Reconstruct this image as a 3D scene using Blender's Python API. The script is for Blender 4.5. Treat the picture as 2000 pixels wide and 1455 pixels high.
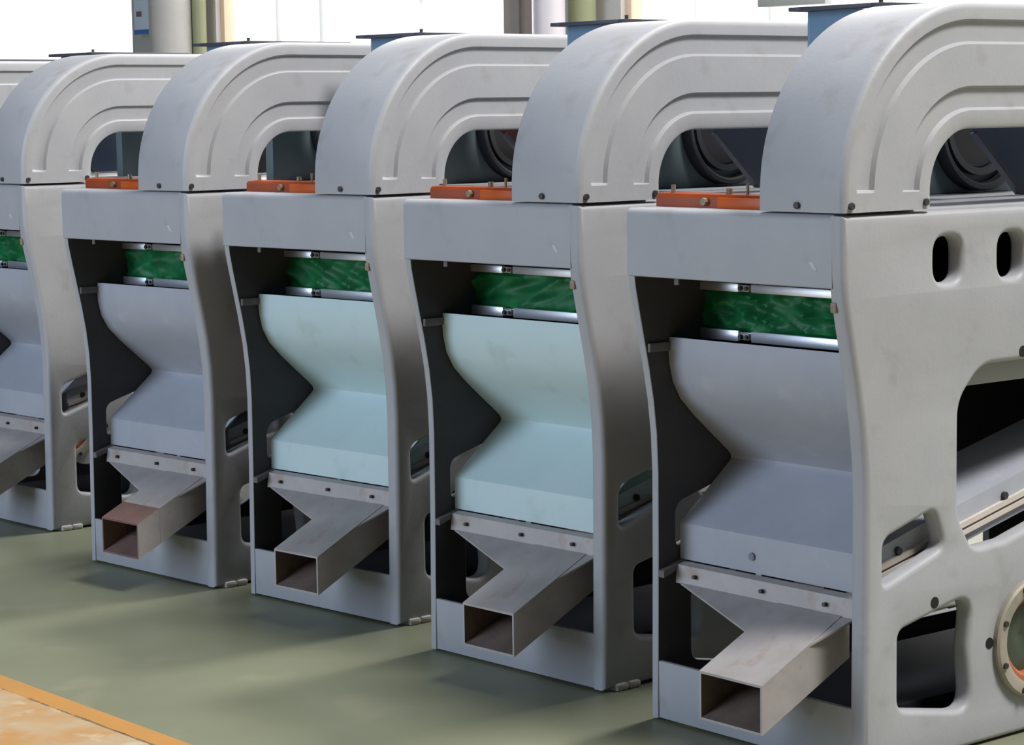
import bpy, bmesh, math, random
from mathutils import Matrix, Vector

for o in list(bpy.data.objects):
    bpy.data.objects.remove(o, do_unlink=True)
scene = bpy.context.scene
COL = scene.collection
R = math.radians

# ------------------------------------------------------------------ camera
F_PX, PITCH, ROLL, CAM_H = 4553.9, 6.373, -0.8474, 1.6
cam_d = bpy.data.cameras.new('camera')
cam_d.sensor_fit = 'HORIZONTAL'
cam_d.sensor_width = 36.0
cam_d.lens = F_PX / 2000.0 * 36.0
cam_d.clip_end = 200
cam = bpy.data.objects.new('camera', cam_d)
COL.objects.link(cam)
sa, ca, sr, cr = math.sin(R(PITCH)), math.cos(R(PITCH)), math.sin(R(ROLL)), math.cos(R(ROLL))
right = Vector((cr, sa * sr, ca * sr))
upv = Vector((-sr, sa * cr, ca * cr))
fwd = Vector((0, ca, -sa))
m = Matrix((right, upv, -fwd)).transposed().to_4x4()
m.translation = (0, 0, CAM_H)
cam.matrix_world = m
scene.camera = cam

# hall axes: U runs along the row of machines, V from the aisle to the window wall
HALL = R(-48.0)
UD = Vector((math.cos(HALL), math.sin(HALL), 0))
VD = Vector((-math.sin(HALL), math.cos(HALL), 0))
def hall(u, v, z=0.0):
    return UD * u + VD * v + Vector((0, 0, z))

# ------------------------------------------------------------------ world and lights
world = bpy.data.worlds.new('world')
scene.world = world
world.use_nodes = True
wn = world.node_tree.nodes
wn['Background'].inputs['Color'].default_value = (0.80, 0.88, 1.0, 1)
wn['Background'].inputs['Strength'].default_value = 0.09

def area(name, loc, target, sx, sy, power, color):
    d = bpy.data.lights.new(name, 'AREA')
    d.shape = 'RECTANGLE'
    d.size, d.size_y, d.energy, d.color = sx, sy, power, color
    o = bpy.data.objects.new(name, d)
    COL.objects.link(o)
    o.location = loc
    o.rotation_euler = (Vector(target) - Vector(loc)).to_track_quat('-Z', 'Z').to_euler()
    return o
# roof skylight high above the bay to the right of the row
area('roof_skylight', hall(2.9, 5.9, 12.5), hall(-6.4, 4.4, 1.0), 3.5, 3.0, 2500, (1.0, 0.98, 0.965))
# second roof light above the window wall
area('rear_roof_skylight', hall(-5.3, 16.2, 21.7), hall(-6.0, 3.8, 0.0), 3.2, 3.2, 4200, (1.0, 0.985, 0.96))
# glazed doors in the aisle wall behind the photographer, cool sky light
area('aisle_windows', hall(-9.0, -4.5, 3.0), hall(-6.2, 4.5, 0.9), 9, 4.0, 750, (0.65, 0.79, 1.0))
# tall window wall behind the machines
area('window_daylight_middle', hall(-12.68, 9.7, 2.8), hall(-10.5, 3.0, 0.2), 3.2, 3.4, 260, (1.0, 0.97, 0.92))
area('window_daylight_right', hall(-6.9, 9.7, 2.8), hall(-6.6, 3.0, 0.2), 6.2, 3.4, 240, (1.0, 0.97, 0.92))

vs = scene.view_settings
vs.view_transform = 'Standard'
vs.look = 'None'
vs.exposure = 0.0
vs.gamma = 1.0
vs.use_curve_mapping = False

# ------------------------------------------------------------------ materials
MATS = {}
def lin(c):
    c = c / 255.0
    return c / 12.92 if c <= 0.04045 else ((c + 0.055) / 1.055) ** 2.4
def rgb(r, g, b):
    return (lin(r), lin(g), lin(b), 1.0)
def mat(name, col, col2=None, rough=0.5, metal=0.0, scale=6.0, lo=0.35, hi=0.75, bump=0.0, bscale=60.0, spots=None, spot_amt=0.0, spec=0.4):
    if name in MATS:
        return MATS[name]
    m = bpy.data.materials.new(name)
    m.use_nodes = True
    nt = m.node_tree
    N, Lk = nt.nodes, nt.links
    b = N['Principled BSDF']
    b.inputs['Roughness'].default_value = rough
    b.inputs['Metallic'].default_value = metal
    b.inputs['Specular IOR Level'].default_value = spec
    b.inputs['Base Color'].default_value = col
    tc = N.new('ShaderNodeTexCoord')
    last = None
    if col2:
        nz = N.new('ShaderNodeTexNoise')
        nz.inputs['Scale'].default_value = scale
        nz.inputs['Detail'].default_value = 5
        nz.inputs['Roughness'].default_value = 0.6
        Lk.new(tc.outputs['Object'], nz.inputs['Vector'])
        rp = N.new('ShaderNodeValToRGB')
        rp.color_ramp.elements[0].position = lo
        rp.color_ramp.elements[1].position = hi
        rp.color_ramp.elements[0].color = col
        rp.color_ramp.elements[1].color = col2
        Lk.new(nz.outputs['Fac'], rp.inputs['Fac'])
        last = rp.outputs['Color']
    if spots:
        nz = N.new('ShaderNodeTexNoise')
        nz.inputs['Scale'].default_value = scale * 2.3
        nz.inputs['Detail'].default_value = 3
        Lk.new(tc.outputs['Object'], nz.inputs['Vector'])
        rp = N.new('ShaderNodeValToRGB')
        rp.color_ramp.elements[0].position = 0.59
        rp.color_ramp.elements[1].position = 0.74
        rp.color_ramp.elements[0].color = (0, 0, 0, 1)
        rp.color_ramp.elements[1].color = (spot_amt, spot_amt, spot_amt, 1)
        Lk.new(nz.outputs['Fac'], rp.inputs['Fac'])
        mx = N.new('ShaderNodeMix')
        mx.data_type = 'RGBA'
        Lk.new(rp.outputs['Color'], mx.inputs['Factor'])
        if last:
            Lk.new(last, mx.inputs['A'])
        else:
            mx.inputs['A'].default_value = col
        mx.inputs['B'].default_value = spots
        last = mx.outputs['Result']
    if last:
        Lk.new(last, b.inputs['Base Color'])
    if bump:
        nz = N.new('ShaderNodeTexNoise')
        nz.inputs['Scale'].default_value = bscale
        nz.inputs['Detail'].default_value = 4
        Lk.new(tc.outputs['Object'], nz.inputs['Vector'])
        bp = N.new('ShaderNodeBump')
        bp.inputs['Strength'].default_value = bump
        bp.inputs['Distance'].default_value = 0.01
        Lk.new(nz.outputs['Fac'], bp.inputs['Height'])
        Lk.new(bp.outputs['Normal'], b.inputs['Normal'])
    MATS[name] = m
    return m

PAINT = mat('grey_primer_paint', rgb(160, 161, 165), rgb(170, 170, 172), 0.48, 0, 4.0, 0.3, 0.75, 0.05, 90, rgb(138, 133, 128), 0.38)
CHUTE = mat('grey_chute_paint', rgb(158, 162, 172), rgb(168, 171, 179), 0.5, 0, 5.0, 0.3, 0.7, 0.04, 90, rgb(185, 186, 190), 0.35)
MINT = mat('mint_paint', rgb(190, 211, 213), rgb(196, 217, 217), 0.45, 0, 4.0, 0.3, 0.7, 0.03, 80, rgb(165, 185, 175), 0.4)
DARKFACE = mat('dark_plate_face', rgb(62, 62, 66), rgb(72, 71, 72), 0.75, 0, 5.0)  # dark plate faces; the left plate's outer one only cuts bounced light
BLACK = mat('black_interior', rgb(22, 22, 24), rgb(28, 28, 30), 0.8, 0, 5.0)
DARKST = mat('dull_bracket_steel', rgb(104, 102, 100), rgb(92, 90, 88), 0.6, 0, 9.0)
STEEL = mat('bare_sheet_steel', rgb(176, 170, 168), rgb(158, 152, 148), 0.5, 0.15, 7.0, 0.35, 0.7, 0.04, 60, rgb(150, 120, 95), 0.5)
STEELIN = mat('rusty_steel_inside', rgb(96, 80, 72), rgb(126, 110, 100), 0.75, 0.1, 9.0)
RUST = mat('brown_rust', rgb(122, 96, 88), rgb(108, 82, 74), 0.8, 0.0, 12.0, 0.3, 0.7, 0.08, 80)
GREEN = mat('green_cloth', rgb(30, 128, 72), rgb(20, 100, 54), 0.5, 0, 14.0, 0.35, 0.65, 0.08, 60)
ALU = mat('white_aluminium', rgb(244, 244, 248), rgb(238, 239, 244), 0.36, 0.8, 8.0)
ORANGED = mat('dark_orange_paint', rgb(158, 66, 16), rgb(140, 54, 12), 0.45, 0, 10.0, 0.3, 0.7)
ORANGE = mat('orange_paint', rgb(208, 96, 16), rgb(190, 78, 10), 0.42, 0, 10.0, 0.3, 0.7)
BOLT = mat('dark_bolt', rgb(70, 66, 66), rgb(58, 54, 54), 0.5, 0.4, 20.0)
BRASS = mat('yellow_zinc_bolt', rgb(140, 122, 98), rgb(110, 96, 78), 0.45, 0.4, 20.0)
WELD = mat('weld_bead_scale', rgb(160, 140, 124), rgb(128, 104, 88), 0.7, 0, 60.0)
BLUE = mat('steel_blue_paint', rgb(112, 142, 168), rgb(100, 130, 156), 0.45, 0, 4.0)
DBLUE = mat('shaded_blue_paint', rgb(56, 70, 92), rgb(50, 64, 84), 0.5, 0, 4.0)  # hopper blue again, with the shade under the hood mixed in
DRED = mat('dark_red_paint', rgb(86, 22, 24), rgb(76, 18, 20), 0.5, 0, 4.0)
DGREY = mat('dark_flange_paint', rgb(64, 66, 76), rgb(72, 73, 82), 0.5, 0, 4.0)
TEAL = mat('teal_grey_paint', rgb(92, 104, 106), rgb(82, 94, 98), 0.5, 0, 3.0)
DARKIN2 = mat('dark_ring_paint', rgb(44, 46, 50), rgb(36, 38, 42), 0.55, 0, 5.0)
NAVY = mat('navy_base_shade', rgb(16, 20, 30), rgb(12, 14, 22), 0.7, 0, 4.0)
CREAM = mat('cream_rail', rgb(205, 196, 186), rgb(190, 180, 170), 0.5, 0, 10.0)
PORT = mat('port_casting', rgb(168, 158, 144), rgb(140, 136, 124), 0.5, 0.1, 9.0)
PORTO = mat('orange_seal', rgb(176, 106, 70), rgb(150, 86, 56), 0.55, 0, 9.0)
PORTG = mat('green_glass_insert', rgb(70, 80, 66), rgb(46, 54, 44), 0.2, 0, 9.0)
PAD = mat('white_shim', rgb(205, 200, 196), rgb(180, 174, 170), 0.8, 0, 30.0)
STAINM = mat('grease_stain', rgb(132, 132, 142), rgb(122, 122, 132), 0.8, 0, 60.0)
CHALK = mat('pale_scuff', rgb(196, 196, 202), rgb(184, 184, 192), 0.7, 0, 60.0)

# ------------------------------------------------------------------ mesh helpers
def finish(me, angle=35):
    for p in me.polygons:
        p.use_smooth = True
    me.set_sharp_from_angle(angle=R(angle))
    return me
def mesh(name, verts, faces, angle=35):
    me = bpy.data.meshes.new(name)
    me.from_pydata([tuple(v) for v in verts], [], faces)
    bm = bmesh.new(); bm.from_mesh(me)
    bmesh.ops.recalc_face_normals(bm, faces=bm.faces)
    bm.to_mesh(me); bm.free()
    return finish(me, angle)
def boxes(name, items, bevel=0.0, seg=2):
    bm = bmesh.new()
    for (u0, u1, v0, v1, z0, z1) in items:
        mt = Matrix.Translation(((u0+u1)/2, (v0+v1)/2, (z0+z1)/2)) @ Matrix.Diagonal((u1-u0, v1-v0, z1-z0, 1))
        bmesh.ops.create_cube(bm, size=1.0, matrix=mt)
    if bevel:
        bmesh.ops.bevel(bm, geom=list(bm.edges), offset=bevel, segments=seg, profile=0.5, affect='EDGES', clamp_overlap=True)
    me = bpy.data.meshes.new(name)
    bm.to_mesh(me); bm.free()
    return finish(me)
def box(name, u0, u1, v0, v1, z0, z1, bevel=0.003):
    return boxes(name, [(u0, u1, v0, v1, z0, z1)], bevel)
def extrude_u(name, prof, u0, u1, angle=35):
    n = len(prof)
    V = [(u0, v, z) for v, z in prof] + [(u1, v, z) for v, z in prof]
    Fc = [tuple(range(n)), tuple(range(2*n-1, n-1, -1))]
    for i in range(n):
        j = (i+1) % n
        Fc.append((i, j, n+j, n+i))
    return mesh(name, V, Fc, angle)
def thick_u(name, line, t, u0, u1, angle=35):
    # sheet following a (v,z) polyline with thickness t, extruded along u
    L = [Vector(p) for p in line]
    off = []
    for i, p in enumerate(L):
        a = L[max(i-1, 0)]; b = L[min(i+1, len(L)-1)]
        if 0 < i < len(L)-1:
            d1 = (p-a).normalized(); d2 = (b-p).normalized()
            n1 = Vector((-d1.y, d1.x)); n2 = Vector((-d2.y, d2.x))
            nn = (n1+n2).normalized(); k = 1/max(0.35, nn.dot(n1))
        else:
            d = (b-a).normalized(); nn = Vector((-d.y, d.x)); k = 1
        off.append(p + nn*t*k)
    return extrude_u(name, [tuple(p) for p in L] + [tuple(p) for p in reversed(off)], u0, u1, angle)
def cyl(name, p0, p1, r, seg=14, r2=None, cap=True, bevel=0.0):
    p0, p1 = Vector(p0), Vector(p1)
    d = (p1-p0); q = d.to_track_quat('Z', 'Y').to_matrix()
    r2 = r if r2 is None else r2
    V, Fc = [], []
    for pp, rr in ((p0, r), (p1, r2)):
        for i in range(seg):
            a = 2*math.pi*i/seg
            V.append(pp + q @ Vector((rr*math.cos(a), rr*math.sin(a), 0)))
    for i in range(seg):
        j = (i+1) % seg
        Fc.append((i, j, seg+j, seg+i))
    if cap:
        Fc.append(tuple(range(seg-1, -1, -1))); Fc.append(tuple(range(seg, 2*seg)))
    return mesh(name, V, Fc, 40)
def lathe_u(name, prof, cv, cz, seg=48):
    # closed profile of (radius, u) turned about an axis along u
    n = len(prof); V, Fc = [], []
    for i in range(seg):
        a = 2*math.pi*i/seg
        for r, u in prof:
            V.append((u, cv + r*math.cos(a), cz + r*math.sin(a)))
    for i in range(seg):
        j = (i+1) % seg
        for k in range(n):
            l = (k+1) % n
            Fc.append((i*n+k, i*n+l, j*n+l, j*n+k))
    return mesh(name, V, Fc, 35)
def rounded(pts, r, seg=6):
    # polygon with rounded corners; r a number or a list
    out = []; n = len(pts)
    for i in range(n):
        p = Vector(pts[i]); a = Vector(pts[i-1]); b = Vector(pts[(i+1) % n])
        rr = r[i] if isinstance(r, (list, tuple)) else r
        d1 = (a-p); d2 = (b-p)
        ang = d1.angle(d2)
        t = min(rr/math.tan(ang/2), d1.length*0.49, d2.length*0.49)
        s = p + d1.normalized()*t; e = p + d2.normalized()*t
        for k in range(seg+1):
            f = k/seg
            out.append(tuple(s*(1-f)**2 + p*2*f*(1-f) + e*f**2))
    return out
def plate(name, outline, holes, u0, u1, bevel, dark_faces=0):
    # plate in the (v,z) plane with windows, rounded edges; built from a filled 2D curve
    cu = bpy.data.curves.new('tmp', 'CURVE')
    cu.dimensions = '2D'; cu.fill_mode = 'BOTH'
    cu.extrude = (u1-u0)/2 - bevel
    cu.bevel_depth = bevel; cu.bevel_resolution = 3; cu.offset = -bevel
    for loop in [outline] + holes:
        sp = cu.splines.new('POLY')
        sp.points.add(len(loop)-1)
        for i, (v, z) in enumerate(loop):
            sp.points[i].co = (v, z, 0, 1)
        sp.use_cyclic_u = True
    ob = bpy.data.objects.new('tmp', cu)
    COL.objects.link(ob)
    dg = bpy.context.evaluated_depsgraph_get()
    me = bpy.data.meshes.new_from_object(ob.evaluated_get(dg))
    bpy.data.objects.remove(ob, do_unlink=True)
    bpy.data.curves.remove(cu)
    me.name = name
    # curve (x,y,z) -> (u = z, v = x, z = y)
    for v in me.vertices:
        x, y, z = v.co
        v.co = ((u0+u1)/2 + z, x, y)
    bm = bmesh.new(); bm.from_mesh(me)
    bmesh.ops.remove_doubles(bm, verts=bm.verts, dist=1e-5)
    bmesh.ops.recalc_face_normals(bm, faces=bm.faces)
    bm.to_mesh(me); bm.free()
    me.materials.clear()
    me.materials.append(PAINT); me.materials.append(DARKFACE)
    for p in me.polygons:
        p.material_index = 1 if (dark_faces and p.normal.x*dark_faces > 0.9) or (dark_faces > 0 and abs(p.normal.x) > 0.9) else 0  # left plate dark outside too, keeping bounced light off its neighbour
    return finish(me, 30)

CACHE = {}
def cached(key, fn):
    if key not in CACHE:
        CACHE[key] = fn()
    return CACHE[key]
def obj(name, me, m=None, parent=None):
    if m and not me.materials:
        me.materials.append(m)
    o = bpy.data.objects.new(name, me)
    COL.objects.link(o)
    if m and me.materials[0] is not m:
        o.material_slots[0].link = 'OBJECT'
        o.material_slots[0].material = m
    if parent:
        o.parent = parent
    return o
def empty(name, loc, rz=0.0):
    o = bpy.data.objects.new(name, None)
    COL.objects.link(o)
    o.location = loc; o.rotation_euler = (0, 0, rz)
    o.empty_display_size = 0.2
    return o
def tag(o, label, cat, group=None):
    o['label'] = label; o['category'] = cat
    if group:
        o['group'] = group
    return o
def struct(o):
    o['kind'] = 'structure'
    return o

# ------------------------------------------------------------------ setting
FV = R(-50.0)       # direction of the painted line
FU = Vector((math.cos(FV), math.sin(FV), 0)); FN = Vector((-math.sin(FV), math.cos(FV), 0))
LINE0, LINE1 = 3.037, 3.113
def fl(a, n, z=0.0):
    return tuple(FU*a + FN*n + Vector((0, 0, z)))
floor_m = mat('green_floor_paint', rgb(124, 127, 104), rgb(114, 116, 94), 0.42, 0, 1.3, 0.3, 0.7, 0.02, 40, rgb(140, 136, 112), 0.6)
aisle_m = mat('worn_tan_floor', rgb(172, 150, 118), rgb(172, 130, 80), 0.5, 0, 5.0, 0.42, 0.62, 0.03, 40, rgb(184, 172, 148), 0.8)
line_m = mat('orange_line_paint', rgb(180, 130, 66), rgb(170, 124, 70), 0.5, 0, 7.0, 0.3, 0.7, 0.02, 40)
struct(obj('floor', mesh('floor', [fl(-30, LINE1), fl(25, LINE1), fl(25, 22), fl(-30, 22)], [(0, 1, 2, 3)]), floor_m))
struct(obj('floor_aisle', mesh('floor_aisle', [fl(-30, 1.9), fl(25, 1.9), fl(25, LINE0), fl(-30, LINE0)], [(0, 1, 2, 3)]), aisle_m))
struct(obj('floor_far_aisle', mesh('floor_far_aisle', [fl(-30, -14), fl(25, -14), fl(25, 1.9), fl(-30, 1.9)], [(0, 1, 2, 3)]), floor_m))
def line_mesh():
    random.seed(4)
    V, Fc = [], []
    n = 160
    for i in range(n+1):
        a = -14 + 26*i/n
        w = random.uniform(-0.004, 0.006)
        V += [fl(a, LINE0+w), fl(a, LINE1)]
    for i in range(n):
        Fc.append((2*i, 2*i+2, 2*i+3, 2*i+1))
    return mesh('trim_1', V, Fc)
struct(obj('trim_1', line_mesh(), line_m))
crack_m = mat('dirty_crack', rgb(96, 84, 62), rgb(120, 104, 76), 0.8, 0, 30.0)
def crack_mesh():
    random.seed(9)
    V, Fc = [], []
    n = 900
    k = 0.5
    for i in range(n+1):
        a = -9 + 9.0*i/n
        w = 0.003*random.random()
        V += [fl(a, LINE0-0.001-w, 0.0004), fl(a, LINE0+0.006*abs(math.sin(a*9))+random.uniform(-.001, .002), 0.0004)]
    for i in range(n):
        k = min(1, max(0, k+random.uniform(-.3, .3)))
        if k > 0.42:
            Fc.append((2*i, 2*i+2, 2*i+3, 2*i+1))
    return mesh('trim_2', V, Fc)
struct(obj('trim_2', crack_mesh(), crack_m))
# missing floor strip between the two zones
struct(obj('floor_joint', mesh('floor_joint', [fl(-30, LINE0-.02, -.002), fl(25, LINE0-.02, -.002), fl(25, LINE1+.02, -.002), fl(-30, LINE1+.02, -.002)], [(0, 1, 2, 3)]), aisle_m))

WV = 10.0           # distance of the window wall along V
wall_m = mat('wall_plaster', rgb(196, 192, 188), rgb(184, 180, 176), 0.8, 0, 2.0)
frame_m = mat('pale_window_frame', rgb(236, 236, 234), rgb(228, 228, 226), 0.5, 0, 4.0)
frame2_m = mat('peach_window_frame', rgb(240, 205, 178), rgb(232, 196, 168), 0.5, 0, 4.0)
col0_m = mat('grey_vent', rgb(190, 190, 186), rgb(180, 180, 176), 0.6, 0, 4.0)
glass_m = bpy.data.materials.new('daylit_glass')
glass_m.use_nodes = True
gb = glass_m.node_tree.nodes['Principled BSDF']
gb.inputs['Base Color'].default_value = (.9, .95, 1, 1)
gb.inputs['Emission Color'].default_value = (1.0, 0.995, 0.985, 1)
gb.inputs['Emission Strength'].default_value = 1.3
gtc = glass_m.node_tree.nodes.new('ShaderNodeTexNoise')
gtc.inputs['Scale'].default_value = 1.2

mullion_m = bpy.data.materials.new('translucent_white_bar')
mullion_m.use_nodes = True
mn = mullion_m.node_tree
tb = mn.nodes.new('ShaderNodeBsdfTranslucent')  # translucent so backlit bars glow white, standing in for window glare
tb.inputs['Color'].default_value = (.93, .93, .93, 1)
mn.links.new(tb.outputs['BSDF'], mn.nodes['Material Output'].inputs['Surface'])

def hbox(name, items, m, bevel=0.0, parent=None):
    # boxes in hall coordinates
    me = boxes(name, items, bevel)
    o = obj(name, me, m)
    o.rotation_euler = (0, 0, HALL)
    if parent:
        o.parent = parent
        o.rotation_euler = (0, 0, 0)
    return o
WINS = [(-21.5, -15.42), (-14.30, -11.05), (-10.08, -3.8), (-2.8, 0.5)]
SILL, HEAD = 0.95, 4.6
piers = []
edges = [-26] + [e for w in WINS for e in w] + [4]
for i in range(0, len(edges), 2):
    piers.append((edges[i], edges[i+1], WV, WV+.3, SILL, HEAD))
piers += [(-26, 4, WV, WV+.3, 0, SILL), (-26, 4, WV, WV+.3, HEAD, 7.5)]
struct(hbox('wall_back', piers, wall_m))
mull = {0: [-20.4, -19.0], 1: [-13.68, -13.17, -12.07, -11.5], 2: [-9.56, -8.98, -8.1, -7.2, -6.3, -5.4, -4.6], 3: [-2.0, -1.2, -.4]}
for i, (a, b) in enumerate(WINS):
    w = struct(empty('window_%d' % (i+1), (0, 0, 0), HALL))
    hbox('pane', [(a, b, WV+.14, WV+.15, SILL, HEAD)], glass_m, 0, w)
    hbox('window_frame', [(a, a+.05, WV+.04, WV+.13, SILL, HEAD), (b-.05, b, WV+.04, WV+.13, SILL, HEAD),
                          (a+.05, b-.05, WV+.04, WV+.13, SILL, SILL+.06), (a+.05, b-.05, WV+.04, WV+.13, HEAD-.06, HEAD)], frame2_m if i in (1, 2) else frame_m, 0.004, w)
    for c in mull[i]:
        hbox('mullion', [(c-.012, c+.012, WV+.08, WV+.13, SILL+.06, HEAD-.06)], mullion_m, 0.004, w)
    hbox('transom', [(a+.05, b-.05, WV+.085, WV+.125, 2.95, 3.0)], mullion_m, 0.004, w)
    if i == 2:
        hbox('window_vent', [(-9.0, -8.5, WV+.02, WV+.08, 2.17, 2.30)], col0_m, .006, w)
    hbox('window_sill', [(a-.03, b+.03, WV-.08, WV, SILL-.05, SILL)], wall_m, 0.006, w)

# columns and pipes in front of the wall piers
col_m = mat('concrete_column', rgb(188, 184, 180), rgb(172, 168, 166), 0.8, 0, 3.0, 0.3, 0.7, 0.05, 30)
olive_m = mat('olive_downpipe', rgb(142, 146, 112), rgb(150, 152, 122), 0.5, 0, 3.0)
brown_m = mat('brown_grey_column', rgb(160, 150, 146), rgb(148, 138, 134), 0.7, 0, 3.0)
pale_m = mat('pale_duct', rgb(206, 200, 204), rgb(196, 190, 196), 0.5, 0.1, 3.0)
def round_thing(name, u, v, r, m, label, cat, h=7.4, base=0.0):
    o = empty(name, hall(u, v, 0), HALL)
    obj('shaft', cyl('shaft', (0, 0, base+.12), (0, 0, h), r, 32), m, o)
    obj('base_collar', cyl('base_collar', (0, 0, base), (0, 0, base+.12), r*1.25, 32, r*1.05), m, o)
    return tag(o, label, cat)
round_thing('round_column', -14.525, WV-.24, .165, col_m, 'round grey column beside the blue notice, behind the hoods', 'column')
round_thing('downpipe', -14.34, WV-.12, .052, olive_m, 'olive green pipe just right of the round grey column at the window', 'pipe')
round_thing('round_duct', -10.32, WV-.37, .10, pale_m, 'pale round duct standing between the two large windows', 'duct')
round_thing('downpipe', -10.29, WV-.12, .085, olive_m, 'olive grey pipe at the left edge of the right-hand window', 'pipe')
sc = empty('steel_stanchion', hall(-10.80, WV-.13, 0), HALL)
obj('web', box('web', -.01, .01, -.09, .09, 0.01, 7.4, .002), brown_m, sc)
obj('flange', box('flange', -.07, .07, -.11, -.09, 0.01, 7.4, .002), brown_m, sc)
obj('flange', box('flange', -.08, .08, .09, .11, 0.01, 7.4, .002), brown_m, sc)
obj('base_plate', box('base_plate', -.12, .12, -.125, .125, 0, .02, .002), brown_m, sc)
tag(sc, 'brown grey steel stanchion at the right edge of the middle window', 'column')

# notice on the column
nb = empty('notice_board', hall(-15.13, WV-.10, 0), HALL)
sign_m = mat('notice_white', rgb(214, 228, 246), rgb(224, 234, 250), 0.4, 0, 3.0)
signb_m = mat('notice_blue', rgb(70, 120, 190), rgb(86, 134, 200), 0.4, 0, 3.0)
signr_m = mat('notice_red', rgb(150, 110, 120), rgb(140, 100, 112), 0.4, 0, 3.0)
obj('board', box('board', -.105, .105, 0, .02, 2.225, 3.05, .002), sign_m, nb)
obj('blue_footer', box('blue_footer', -.105, .105, -.004, -.0005, 2.226, 2.262, .001), signb_m, nb)
obj('red_mark', box('red_mark', -.07, .0, -.004, -.0005, 2.36, 2.40, .001), signr_m, nb)
obj('back_strap', box('back_strap', -.02, .02, .021, .0995, 2.4, 2.95, .002), frame_m, nb)
tag(nb, 'white and blue notice hanging on the wall left of the round column', 'notice')

# ------------------------------------------------------------------ machine parts
W, UN = 0.75, 0.472                 # body width, left side of the hood
CV, CZ, ZS = 0.455, 1.395, 1.352    # hood bend centre, seam height
DEPTH = 1.705
UL, UR = 0.024, 0.694               # inner faces of the side plates
S_EDGE = [(.074, .006), (.076, .20), (.079, .45), (.080, .66), (.076, .76), (.066, .85), (.050, .94), (.033, 1.02), (.018, 1.09), (.006, 1.15), (.001, 1.20), (0, 1.26)]
def win_holes():
    H = []
    for a in (.32, .56, .80, 1.04, 1.28):
        H.append(rounded([(a, 1.173), (a+.102, 1.173), (a+.102, 1.286), (a, 1.286)], .042))
    H.append(rounded([(.414, .60), (.47, .505), (.60, .512), (1.38, .70), (1.44, .80), (1.44, .963), (.50, .963), (.414, .88)], [.09, .06, .05, .09, .05, .07, .11, .10]))
    H.append(rounded([(.142, .455), (.365, .525), (.325, .622), (.142, .570)], [.016, .03, .03, .04]))
    H.append(rounded([(.197, .145), (.468, .095), (.449, .25), (.470, .395), (.197, .338)], [.035, .05, .2, .05, .03]))
    c = (.704, .25); r = .125
    H.append([(c[0]+r*math.cos(2*math.pi*i/40), c[1]+r*math.sin(2*math.pi*i/40)) for i in range(40)])
    H.append(rounded([(1.0, .12), (1.42, .12), (1.42, .45), (1.0, .36)], .05))
    return H
def right_plate():
    out = S_EDGE + [(0, ZS-.004), (DEPTH, ZS-.004), (DEPTH, .006)]
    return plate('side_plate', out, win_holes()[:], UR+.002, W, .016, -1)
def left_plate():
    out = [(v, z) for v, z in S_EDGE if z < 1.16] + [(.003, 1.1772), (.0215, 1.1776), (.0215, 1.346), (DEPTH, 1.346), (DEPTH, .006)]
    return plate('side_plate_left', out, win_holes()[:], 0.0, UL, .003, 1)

def hood_mesh():
    f = .018
    def sec(ch):
        d = .011 if ch else 0.0
        s = [(.149, UN+.004), (.153, UN), (.449, UN), (.4535, UN+.004), (.455, UN+.010), (.455, W-f)]
        for k in range(1, 6):
            a = math.pi/2*k/5
            s.append((.455-f+f*math.cos(a), W-f+f*math.sin(a)))
        s += [(.4125, W), (.4065, W-d), (.3590, W-d), (.3520, W), (.2520, W), (.2460, W-d), (.2000, W-d), (.1930, W), (.161, W), (.1525, W-.003), (.149, W-.012)]
        return s
    flat, chan = sec(False), sec(True)
    V2 = 1.25
    rings = []
    def pos(kind, t, r):
        if kind == 'up': return (CV-r, t)
        if kind == 'a1': return (CV-r*math.cos(t), CZ+r*math.sin(t))
        if kind == 'st': return (t, CZ+r)
        if kind == 'a2': return (V2+r*math.sin(t), CZ+r*math.cos(t))
        return (V2+r, t)
    rings.append((flat, 'up', ZS+.003)); rings.append((flat, 'up', CZ))
    rings.append((flat, 'a1', .012)); rings.append((chan, 'a1', .032))
    n = 26
    for i in range(2, n+1): rings.append((chan, 'a1', math.pi/2*i/n))
    rings.append((chan, 'st', .85)); rings.append((chan, 'st', V2))
    for i in range(1, n-1): rings.append((chan, 'a2', math.pi/2*i/n))
    rings.append((chan, 'a2', math.pi/2-.032)); rings.append((flat, 'a2', math.pi/2-.012))
    rings.append((flat, 'dn', CZ)); rings.append((flat, 'dn', ZS+.003))
    n = len(flat)
    V, Fc = [], []
    for s, k, t in rings:
        for r, u in s:
            v, z = pos(k, t, r)
            V.append((u, v, z))
    for i in range(len(rings)-1):
        for k in range(n):
            l = (k+1) % n
            Fc.append((i*n+k, i*n+l, (i+1)*n+l, (i+1)*n+k))
    Fc.append(tuple(range(n))); Fc.append(tuple(range((len(rings)-1)*n, len(rings)*n)))
    return mesh('hood', V, Fc, 28)

def front_mesh():
    prof = [(0, 1.180), (.002, 1.178), (.018, 1.178), (.020, 1.180), (.020, 1.330), (.05, 1.330), (.05, ZS), (.016, ZS), (.009, 1.350), (.004, 1.346), (.001, 1.341), (0, 1.334)]
    return extrude_u('front_panel', prof, 0.0, UR+.0175, 30)

CH_UP = [(.120, 1.013), (.116, .985), (.119, .945), (.131, .895), (.158, .848), (.204, .802), (.258, .755), (.306, .715), (.332, .692), (.344, .674)]
CH_LO = [(.344, .674), (.155, .519), (.1535, .424)]
def chute_mesh():
    line = CH_UP[:-2] + [(.334, .690), (.3415, .681), (.3425, .673), (.336, .664)] + [(.161, .5255), (.1555, .519), (.1545, .512), (.1535, .424)]
    return thick_u('chute', line, .006, UL+.004, UR-.002, 25)

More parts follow.
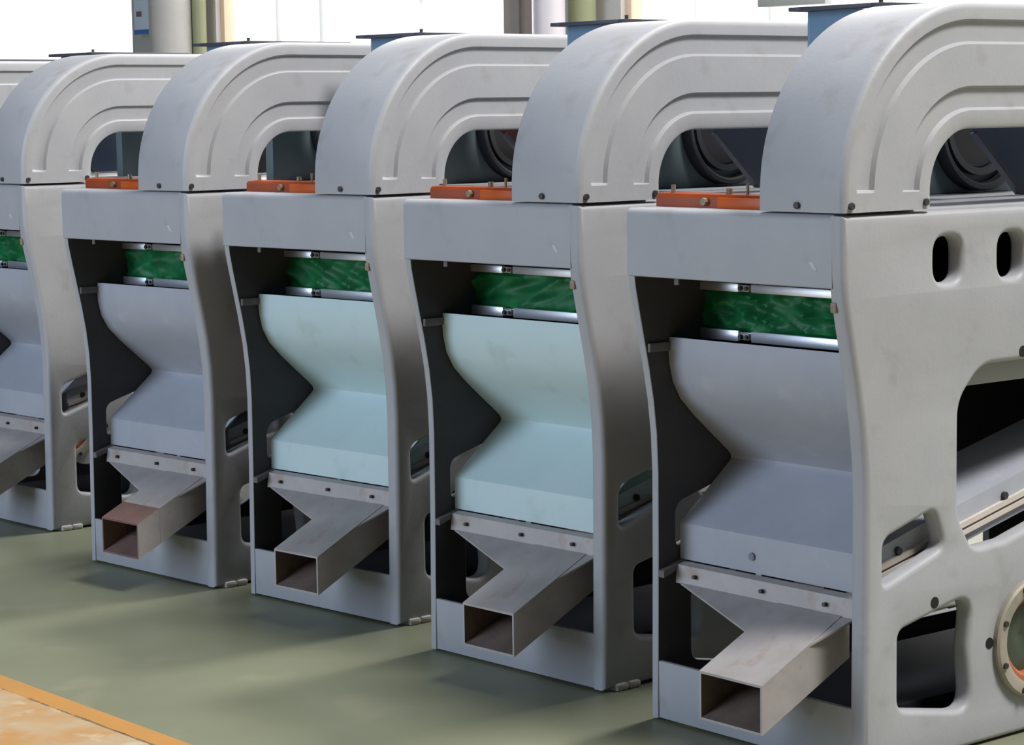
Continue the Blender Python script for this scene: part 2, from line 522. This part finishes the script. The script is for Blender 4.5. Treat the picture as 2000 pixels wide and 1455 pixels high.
def curtain_mesh(seed):
    rnd = random.Random(seed)
    nu, nz = 90, 14
    waves = [(rnd.uniform(8, 26), rnd.choice((-1, 1, 1))*rnd.uniform(25, 75), rnd.uniform(0, 6.3), rnd.uniform(.004, .009)) for _ in range(4)]
    def dep(u, z):
        s = 0
        for a, b, c, k in waves:
            x = math.sin(a*u + b*z + c + 1.2*math.sin(9*u+c))
            s += k*(1-abs(x))*1.6
        e = min(1, (z-1.020)/.015, (1.138-z)/.015)
        return max(0, e)*s
    V, Fc = [], []
    for i in range(nu+1):
        for j in range(nz+1):
            u = UL+.003 + (UR-UL-.007)*i/nu; z = 1.020 + .118*j/nz
            V.append((u, .262-dep(u, z), z))
    off = len(V)
    V += [(u, v+.003, z) for u, v, z in V]
    for i in range(nu):
        for j in range(nz):
            a = i*(nz+1)+j
            q = (a, a+1, a+nz+2, a+nz+1)
            Fc.append(q); Fc.append(tuple(off+x for x in reversed(q)))
    for i in range(nu):
        a, b = i*(nz+1), (i+1)*(nz+1)
        Fc.append((a, b, off+b, off+a)); a += nz; b += nz; Fc.append((b, a, off+a, off+b))
    for j in range(nz):
        a = j; Fc.append((a+1, a, off+a, off+a+1)); a = nu*(nz+1)+j; Fc.append((a, a+1, off+a+1, off+a))
    return mesh('curtain', V, Fc, 60)

SU1, SU2, SVT, SZ1, SZ2, SK = .418, .631, -.153, .242, .121, .4665
def zs_top(v): return SZ1 + SK*(v-SVT)
def spout_mesh(v0, v1, t=.006):
    def ring(v, o):
        return [(SU1+o, v, zs_top(v)-o), (SU2-o, v, zs_top(v)-o), (SU2-o, v, zs_top(v)-(SZ1-SZ2)+o), (SU1+o, v, zs_top(v)-(SZ1-SZ2)+o)]
    V = ring(v0, 0) + ring(v1, 0) + ring(v0, t) + ring(v1, t)
    Fc = []
    for i in range(4):
        j = (i+1) % 4
        Fc += [(i, j, 4+j, 4+i), (8+j, 8+i, 12+i, 12+j), (j, i, 8+i, 8+j), (4+i, 4+j, 12+j, 12+i)]
    me = mesh('spout', V, Fc, 20)
    me.materials.append(STEEL); me.materials.append(STEELIN)
    for k, p in enumerate(me.polygons):
        p.material_index = 1 if k % 4 == 1 else 0
    return me
def apron_mesh():
    # sloping funnel floor narrowing into the spout, with skirts
    t = .005
    def P3(u, v, dz=-.002): return (u, v, zs_top(v)+dz)
    top = [P3(.062, .122), P3(.418, .008), P3(.631, .008), P3(.672, .122)]
    bot = [(u, v, z-t) for u, v, z in top]
    V = top + bot
    Fc = [(0, 1, 2, 3), (7, 6, 5, 4)] + [(i, (i+1) % 4, 4+(i+1) % 4, 4+i) for i in range(4)]
    return mesh('apron', V, Fc, 20)

def rails_mesh(z0, z1):
    return boxes('curtain_rail', [(UL+.002, .168, .232, .246, z0, z1), (.214, UR-.003, .232, .246, z0, z1), (.168, .214, .238, .246, z0+.004, z1-.004)], .0015)

def machine(loc, deg, label, variant, seed, group='row of machine bodies'):
    t = empty('grain_cleaner_body', (loc[0], loc[1], 0), R(deg))
    tag(t, label, 'machine', group)
    g = lambda k, fn: cached(k, fn)
    rp = obj('side_plate', g('rp', right_plate), None, t)
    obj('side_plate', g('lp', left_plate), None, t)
    ring = obj('port_flange', g('port', lambda: lathe_u('port_flange', [(.118, .690), (.118, .764), (.130, .768), (.150, .768), (.156, .763), (.156, W+.0005), (.124, W+.0005), (.124, .690)], .704, .25)), PORT, rp)
    obj('port_seal', g('portseal', lambda: lathe_u('port_seal', [(.096, .70), (.096, .745), (.104, .752), (.117, .752), (.117, .70)], .704, .25)), PORTO, rp)
    obj('port_insert', g('portin', lambda: lathe_u('port_insert', [(.0, .70), (.0, .712), (.05, .722), (.095, .715), (.095, .70)], .704, .25)), PORTG, rp)
    for i in range(8):
        a = 2*math.pi*(i+.5)/8
        v, z = .704+.14*math.cos(a), .25+.14*math.sin(a)
        obj('bolt', g('portbolt%d' % i, lambda v=v, z=z: cyl('bolt', (.766, v, z), (.774, v, z), .008, 8)), BOLT, rp)
    for i, (v, z) in enumerate([(.325, .392), (.534, .258), (.655, .985)]):
        obj('hole_dark_disc', g('darkdisc%d' % i, lambda v=v, z=z: cyl('hole_dark_disc', (W-.004, v, z), (W+.0012, v, z), .0145, 16)), BLACK, rp)  # black discs painted in as the dark of open bolt holes
    obj('front_panel', g('front', front_mesh), PAINT, t)
    obj('deck', g('deck', lambda: box('deck', UL, UR, .051, DEPTH-.01, 1.336, ZS, .001)), PAINT, t)
    obj('kick_plate', g('kick', lambda: box('kick_plate', UL+.001, UR+.0175, .0765, .090, .008, .160, .001)), PAINT, t)
    obj('rear_panel', g('rear', lambda: box('rear_panel', UL+.001, UR, DEPTH-.02, DEPTH-.008, .01, 1.334, .001)), PAINT, t)
    # hood
    hd = obj('hood', g('hood', hood_mesh), PAINT, t)
    for i, (p0, p1) in enumerate([((.602, .001, 1.371), (.602, -.007, 1.371)), ((W-.001, .022, 1.371), (W+.007, .022, 1.371)), ((W-.001, .283, 1.372), (W+.007, .283, 1.372))]):
        obj('bolt', g('hb%d' % i, lambda p0=p0, p1=p1: cyl('bolt', p0, p1, .0085, 8)), BOLT, hd)
    # chute, flange strip, funnel and spout
    cm = MINT if variant == 'mint' else CHUTE
    obj('chute', g('chute', chute_mesh), cm, t)
    fs = obj('flange_strip', g('strip', lambda: thick_u('flange_strip', [(.1515, .4205), (.127, .414), (.1215, .366)], .005, .044, UR-.001, 25)), STEEL if variant != 'x' else PAINT, t)
    for i, u in enumerate((.118, .361, .578)):
        obj('bolt', g('sb%d' % i, lambda u=u: cyl('bolt', (u, .124, .390), (u, .113, .3915), .0055, 8)), BOLT, fs)
    obj('funnel_apron', g('apron', apron_mesh), STEEL, t)
    if variant == 'rust':
        obj('spout', g('spout2', lambda: spout_mesh(-.062, .15)), None, t)
        o = obj('spout_tip', g('spout3', lambda: rust_tip()), None, t)
        o['label'] = 'rusty brown spout tip'
    else:
        obj('spout', g('spout', lambda: spout_mesh(SVT, .15)), None, t)
    # side brackets, tab, weld beads
    obj('bracket', g('br1', lambda: box('bracket', UL+.001, UL+.012, .045, .118, .978, 1.001, .002)), DARKST, t)
    obj('bracket', g('br2', lambda: extrude_u('bracket', [(.078, .384), (.078, .402), (.156, .424), (.156, .410)], UL+.001, UL+.022)), DARKST, t)
    obj('tab', g('tab', lambda: box('tab', .152, .168, .021, .026, 1.160, 1.190, .001)), DARKST, t)
    obj('weld_bead', g('w1', lambda: box('weld_bead', UR+.008, UR+.026, .004, .0105, 1.122, 1.146, .0028)), WELD, t)
    obj('weld_bead', g('w2', lambda: box('weld_bead', .005, .019, .008, .024, 1.142, 1.170, .004)), WELD, t)
    # green cloth between two rails
    obj('curtain', g('cur%d' % seed, lambda: curtain_mesh(seed)), GREEN, t)
    for k, (z0, z1) in enumerate(((1.130, 1.152), (1.002, 1.030))):
        r = obj('curtain_rail', g('rail%d' % k, lambda z0=z0, z1=z1: rails_mesh(z0, z1)), ALU, t)
        zc = (z0+z1)/2
        obj('clip', g('clip%d' % k, lambda zc=zc: boxes('clip', [(.172, .210, .228, .2375, zc-.009, zc+.009)], .002)), STEEL, r)
        obj('clip_screw', g('cs%d' % k, lambda zc=zc: cyl('clip_screw', (.183, .228, zc), (.183, .221, zc), .006, 8)), BOLT, r)
        obj('clip_screw', g('ct%d' % k, lambda zc=zc: cyl('clip_screw', (.203, .228, zc), (.203, .224, zc), .0055, 8)), BOLT, r)
    # orange clamp bar on the deck
    cb = obj('clamp_bar', g('cb', lambda: extrude_u('clamp_bar', [(.098, ZS), (.098, ZS+.026), (.104, ZS+.034), (.140, ZS+.037), (.140, ZS)], .006, UN-.004, 20)), ORANGED, t)
    obj('clamp_plate', g('cp', lambda: box('clamp_plate', .238, UN-.005, .090, .0975, ZS, ZS+.027, .002)), ORANGE, cb)
    obj('clamp_bolt', g('cb1', lambda: cyl('clamp_bolt', (.19, .0975, ZS+.016), (.19, .086, ZS+.016), .010, 8)), BRASS, cb)
    for i, (u, hh, rr) in enumerate(((.045, .020, .006), (.25, .014, .008), (.315, .026, .004))):
        obj('stud', g('st%d' % i, lambda u=u, hh=hh, rr=rr: cyl('stud', (u, .122, ZS+.034), (u, .122, ZS+.036+hh), rr, 8)), BRASS, cb)
    # hopper behind the hood
    hp = obj('hopper_box', g('hop', lambda: boxes('hopper_box', [(.045, .055, .62, 1.02, 1.68, 1.856), (.31, .32, .62, 1.02, 1.68, 1.856), (.055, .31, .62, .63, 1.68, 1.856), (.055, .31, 1.01, 1.02, 1.68, 1.856)], .001)), BLUE, t)
    obj('hopper_flange', g('hopf', lambda: boxes('hopper_flange', [(.012, .055, .58, 1.06, 1.857, 1.868), (.31, .345, .58, 1.06, 1.857, 1.868), (.055, .31, .58, .63, 1.857, 1.868), (.055, .31, 1.01, 1.06, 1.857, 1.868)], .0015)), DGREY, hp)
    for i, u in enumerate((.325,)):
        obj('flange_bolt', g('fb%d' % i, lambda u=u: cyl('flange_bolt', (u, .60, 1.868), (u, .60, 1.880), .006, 8)), BOLT, hp)
    gm = {'red': DRED, 'dark': BLACK}.get({2: 'red', 3: 'dark', 4: 'dark'}.get(seed, ''), DBLUE)
    gs = obj('hopper_side', g('gus', lambda: extrude_u('hopper_side', [(.64, 1.70), (.98, 1.526), (1.18, ZS+.001), (1.50, ZS+.001), (1.50, 1.70)], .322, .336)), gm, t)
    obj('edge_bar', g('eb', lambda: extrude_u('edge_bar', [(.966, 1.523), (.978, 1.528), (1.178, ZS+.008), (1.170, ZS+.001), (1.160, ZS+.001)], .318, .340)), BLUE if seed in (3, 4) else DGREY, gs)
    fh = obj('fan_housing', g('fan', lambda: box('fan_housing', .07, .115, .86, 1.62, ZS+.001, 1.66, .004)), TEAL, t)
    obj('fan_ring', g('fr1', lambda: lathe_u('fan_ring', [(.172, .116), (.172, .150), (.178, .156), (.190, .156), (.194, .150), (.194, .116)], 1.235, 1.552)), DARKIN2, fh)
    obj('fan_ring', g('fr2', lambda: lathe_u('fan_ring', [(.130, .116), (.130, .140), (.150, .140), (.150, .116)], 1.235, 1.552)), DARKIN2, fh)
    obj('fan_disc', g('fd', lambda: cyl('fan_disc', (.116, 1.235, 1.552), (.124, 1.235, 1.552), .126, 32)), BLACK, fh)
    # inside: sloping tray with its rail, beam, black panels added as interior shade
    tm = MINT if variant == 'mint' else CHUTE
    tr = obj('screen_tray', g('tray', lambda: extrude_u('screen_tray', [(.205, .433), (.205, .530), (.40, .580), (1.66, .866), (1.66, .76)], .40, .672)), tm, t)
    for k, (d0, d1) in enumerate(((.046, .060), (.026, .038))):
        obj('tray_rail', g('trr%d' % k, lambda d0=d0, d1=d1: extrude_u('tray_rail', [(.205, .431+d0), (.205, .431+d1), (1.655, .757+d1), (1.655, .757+d0)], .6725, .684)), CREAM, tr)
    for i, v in enumerate((.275, .68, 1.1)):
        z = .424+.225*(v-.175)+.070
        obj('bolt', g('trb%d' % i, lambda v=v, z=z: cyl('bolt', (.6725, v, z), (.682, v, z), .010, 8)), BOLT, tr)
    obj('dark_base_fill', g('basefill', lambda: box('dark_base_fill', .12, .60, .22, 1.55, .006, .10, .004)), NAVY, t)  # navy box added for the shaded floor and a dark blue part
    obj('cross_beam', g('beam', lambda: box('cross_beam', .30, UR-.004, .43, 1.68, .905, .985, .003)), PAINT, t)
    obj('dark_void_panel', g('part', lambda: box('dark_void_panel', .18, .21, .38, 1.66, .60, 1.33, .002)), BLACK, t)
    obj('dark_void_backing', g('voidb', lambda: box('dark_void_backing', UL+.001, UR-.004, .36, .372, .70, 1.33, .002)), BLACK, t)
    # shims under the plate
    random.seed(seed)
    for i, (a, b) in enumerate(((.112, .158), (.162, .205))):
        o = obj('foot_shim', g('shim%d' % i, lambda a=a, b=b: box('foot_shim', UR+.01, W+.012, a, b, 0.0, .020, .006)), PAD, t)
    for i, (a, b) in enumerate(((.9, .98), (1.5, 1.6))):
        obj('foot_shim', g('shimb%d' % i, lambda a=a, b=b: box('foot_shim', UR+.01, W-.004, a, b, 0.0, .0055, .001)), PAD, t)
    if seed == 0:
        st = obj('stain', g('stain', lambda: cyl('stain', (.295, .1525, .466), (.295, .1485, .466), .010, 16)), STAINM, t)
    # chalk scuffs on the front panel
    obj('scuff', g('sc1', lambda: mesh('scuff', [(.638, -.0006, 1.238), (.650, -.0006, 1.240), (.664, -.0006, 1.222), (.660, -.0006, 1.218), (.648, -.0006, 1.224)], [(0, 1, 2, 3, 4)])), CHALK, t)
    return t

def rust_tip():
    me = spout_mesh(SVT, -.0625).copy()
    me.materials.clear()
    me.materials.append(RUST); me.materials.append(STEELIN); me.materials.append(STEEL)
    for p in me.polygons:
        if p.material_index == 0:
            c = p.center; p.material_index = 2 if c.x > SU2-.001 else 0
    return me

MACH = [
    ((.2999, 5.9818), -50.82, 'nearest grey machine body at the right end, side plate with window holes in view', 'grey'),
    ((-.3099, 6.8105), -48.43, 'machine body with mint green chute, directly left of the nearest machine', 'mint'),
    ((-.9416, 7.6586), -45.66, 'machine body with mint green chute, between the other mint one and the rust-tipped spout', 'mint'),
    ((-1.5896, 8.2956), -46.46, 'machine body with grey chute and a rusty brown spout tip', 'rust'),
    ((-2.3557, 9.458), -47.64, 'machine body cut off by the left picture edge, its spout half in frame', 'grey'),
    ((-3.00, 10.30), -47.0, 'farthest machine body at the left edge, only the top of its hood in view', 'grey'),
]
for k, (loc, deg, lab, var) in enumerate(MACH):
    machine(loc, deg, lab, var, k)
